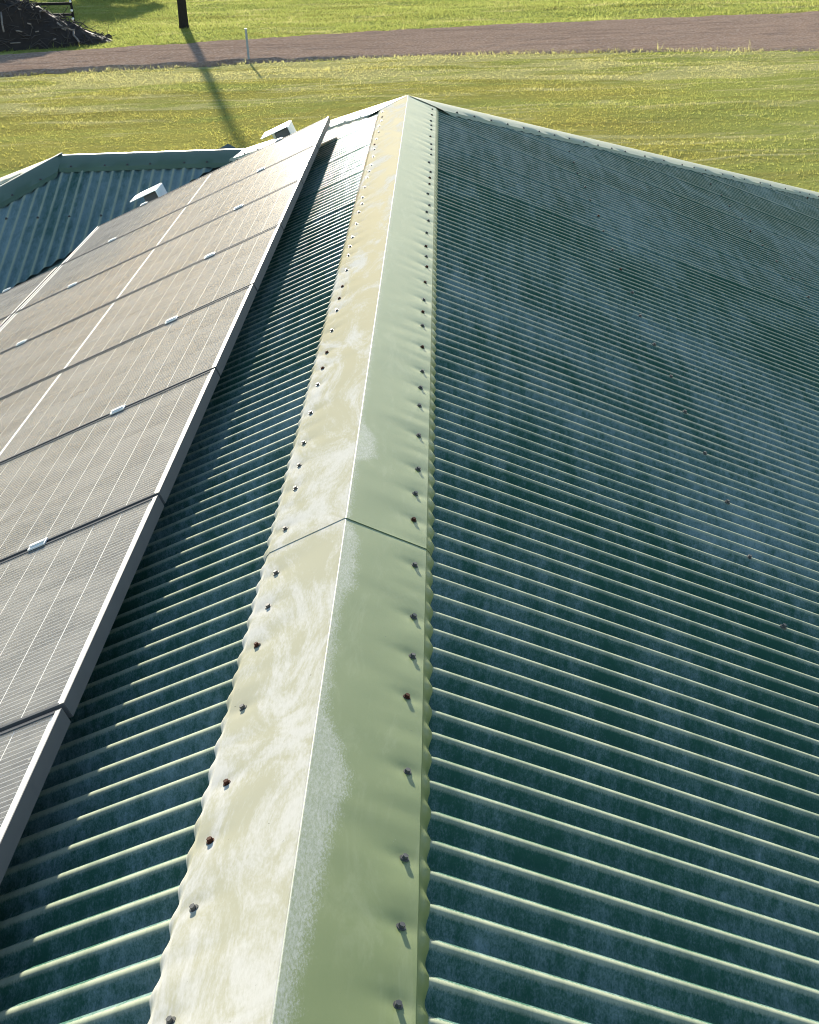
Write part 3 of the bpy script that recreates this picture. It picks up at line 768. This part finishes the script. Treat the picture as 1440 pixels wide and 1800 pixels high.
for pts, rr in ((((102, 42), (112, 50), (122, 53), (133, 56)), .035), (((131, 57), (131, 64), (137, 70), (141, 76)), .04),
                (((30, 56), (36, 57), (41, 58)), .03), (((50, 43), (57, 45)), .03), (((72, 22), (82, 21)), .035), (((4, 24), (6, 45), (9, 58)), .035),
                (((64, 58), (70, 57)), .025), (((95, 72), (100, 70)), .025), (((34, 18), (40, 19)), .025), (((110, 52), (118, 55)), .03), (((20, 78), (38, 77)), .02)):
    b = MB(); q3 = []
    for q in pts:
        v = ray(*q); t0 = 40.0
        for _ in range(400):                        # walk the ray to the mound's front
            p = CAM + v * t0; dx, dy = (p[0] - hb[0]) / 4.1, (p[1] - hb[1]) / 2.3; qq = math.hypot(dx, dy)
            hgt_ = GZ + 2.15 * max(0, 1 - qq ** 1.25) + .10
            if p[2] < hgt_ or p[2] < GZ + .05: break
            t0 += .05
        q3.append(p + V3(0, -.12, .06))
    b.tube(q3, [rr] * len(q3), 6); b.build('branch', M['palestick'], heap, True)
# scatter of rubble at the heap's right foot
for k, q in enumerate(((143, 70), (150, 68), (157, 67), (164, 76), (168, 66), (175, 65), (147, 75), (154, 72), (183, 70), (178, 72), (190, 66))):
    p = on_ground(*q); s = random.uniform(.10, .2)
    b = MB(); n_ = 8
    for (h0, r0) in ((0, 1),):
        b.tube([p + V3(0, 0, -.03), p + V3(.02, 0, s * .3), p + V3(0, .02, s * .62)], [s, s * .9, s * .35], 7)
    b.build('rubble_lump', M['palestick'] if k % 2 else M['earth'], heap)
# fence behind the heap
fp = on_ground(134, 62); fe = V3(fp[0] - 3.6, fp[1] + .5, GZ)
r = empty('yard_fence', fp, 'dark rail fence whose end post carries white insulators, behind the heap', 'fence')
for p in (fp, fe):
    b = MB(); b.tube([p - V3(0, 0, .1), p + V3(-.02, 0, .8), p + V3(-.05, 0, 1.45)], [.055, .052, .05], 8); b.build('post', M['rail'], r, True)
for h in (.42, .82, 1.25):
    b = MB(); b.obox((fp + fe) / 2 + V3(0, 0, h), (fe - fp) / np.linalg.norm(fe - fp), (0, 1, 0), (0, 0, 1), 3.6, .05, .11); b.build('rail', M['rail'], r)
for h in (.35, .66, .98, 1.33):
    b = MB(); c = fp + V3(-.03 * h, -.075, h); b.tube([c + V3(0, 0, -.045), c + V3(0, 0, -.02), c + V3(0, 0, .02), c + V3(0, 0, .045)], [.03, .048, .048, .03], 8); b.build('insulator', M['white'], r, True)

# tree beyond the top of the picture, whose shade lies behind the heap
def tree(base, h, rad, low, label, n=11000):
    r = empty('shade_tree', base, label, 'tree')
    b = MB(); b.tube([base - V3(0, 0, .1), base + V3(.05, 0, h * .3), base + V3(.1, 0, h * .75)], [.22, .17, .06], 10)
    for k in range(9):
        a = k * 2.4; z = h * random.uniform(.25, .6); s = base + V3(.06, 0, z)
        b.tube([s, s + V3(math.cos(a) * rad * .45, math.sin(a) * rad * .45, h * .16), s + V3(math.cos(a) * rad * .8, math.sin(a) * rad * .8, h * .22)], [.07, .045, .015], 6)
    b.build('trunk', M['bark'], r, True)
    cl = [(rng.normal(0, .42, 3) * V3(rad, rad, h * .24)) for _ in range(46)]
    v = []; 
    ctr = np.array([cl[i] for i in rng.integers(0, 46, n)]) + rng.normal(0, 1, (n, 3)) * V3(.35, .35, .25)
    ctr[:, 2] = np.maximum(ctr[:, 2] + h * .62, low)
    a = rng.normal(0, 1, (n, 3)); a /= np.linalg.norm(a, axis=1)[:, None]; c = np.cross(a, rng.normal(0, 1, (n, 3))); c /= np.linalg.norm(c, axis=1)[:, None]
    sz = rng.uniform(.12, .26, n)[:, None]
    q = np.stack([ctr - a * sz, ctr + c * sz * .5, ctr + a * sz, ctr - c * sz * .5], 1) + base
    link('crown', mesh_np('crown', q.reshape(-1, 3), np.arange(4 * n).reshape(-1, 4)), M['leaf'], r)
tree(V3(-21.0, 87, GZ), 6.6, 5.6, .4, 'bushy tree past the top edge, its shade on the grass behind the heap')

# grass: short tufts over the visible lawns
n = 230000
gy = np.sqrt(rng.uniform(22 ** 2, 92 ** 2, n)); gx = rng.uniform(-.32, .285, n) * gy + rng.uniform(-1.5, 1.5, n)
ok = ~((gy > road_near(gx) + .10 + .5 * vnoise(gx / .35, gx * 0 + 2, 29) + .2 * vnoise(gx / .5, gx * 0, 9)) & (gy < road_far(gx) + .25 * vnoise(gx / .6, gx * 0, 19)))
ok &= ~(((gx - hb[0]) / 4.0) ** 2 + ((gy - hb[1]) / 2.2) ** 2 < .9)
gx, gy = gx[ok], gy[ok]; n = len(gx); gz = ground_z(gx, gy)
far = gy > road_far(gx)
dens = vnoise(gx / 1.6, gy / 1.2, 23) + .5
hgt = rng.uniform(.018, .055, n) * (0.6 + 1.0 * dens) * np.where(far, 1.7, 1.0)
tall = rng.random(n) < np.where(far, .02, .004); hgt = np.where(tall, hgt * 2.6, hgt); hgt = np.where(np.abs(gy - road_near(gx)) < .45, hgt * 2.2, hgt)
V = []; Fc = []
B_ = 4
ang = rng.uniform(0, 2 * np.pi, (n, B_)); rr = rng.uniform(0, .06, (n, B_)); wd = rng.uniform(.004, .010, (n, B_)) * np.where(far, 1.3, 1.0)[:, None]
bx = gx[:, None] + np.cos(ang * 1.7) * rr; by = gy[:, None] + np.sin(ang * 1.7) * rr; bz = np.repeat(gz[:, None] - .006, B_, 1)
hh = hgt[:, None] * rng.uniform(.6, 1.2, (n, B_)); lx = np.cos(ang) * hh * rng.uniform(.2, 1.0, (n, B_)); ly = np.sin(ang) * hh * rng.uniform(.2, 1.0, (n, B_))
px_, py_ = -np.sin(ang + .6), np.cos(ang + .6)
v0 = np.stack([bx - px_ * wd, by - py_ * wd, bz], -1); v1 = np.stack([bx + px_ * wd, by + py_ * wd, bz], -1); v2 = np.stack([bx + lx, by + ly, bz + hh], -1)
V = np.stack([v0, v1, v2], 2).reshape(-1, 3)
o = link('grass', mesh_np('grass', V, np.arange(len(V)).reshape(-1, 3)), M['grass'])
tag(o, 'short yellow green turf grass on the lawn and the meadow across the road', 'grass', kind='stuff')
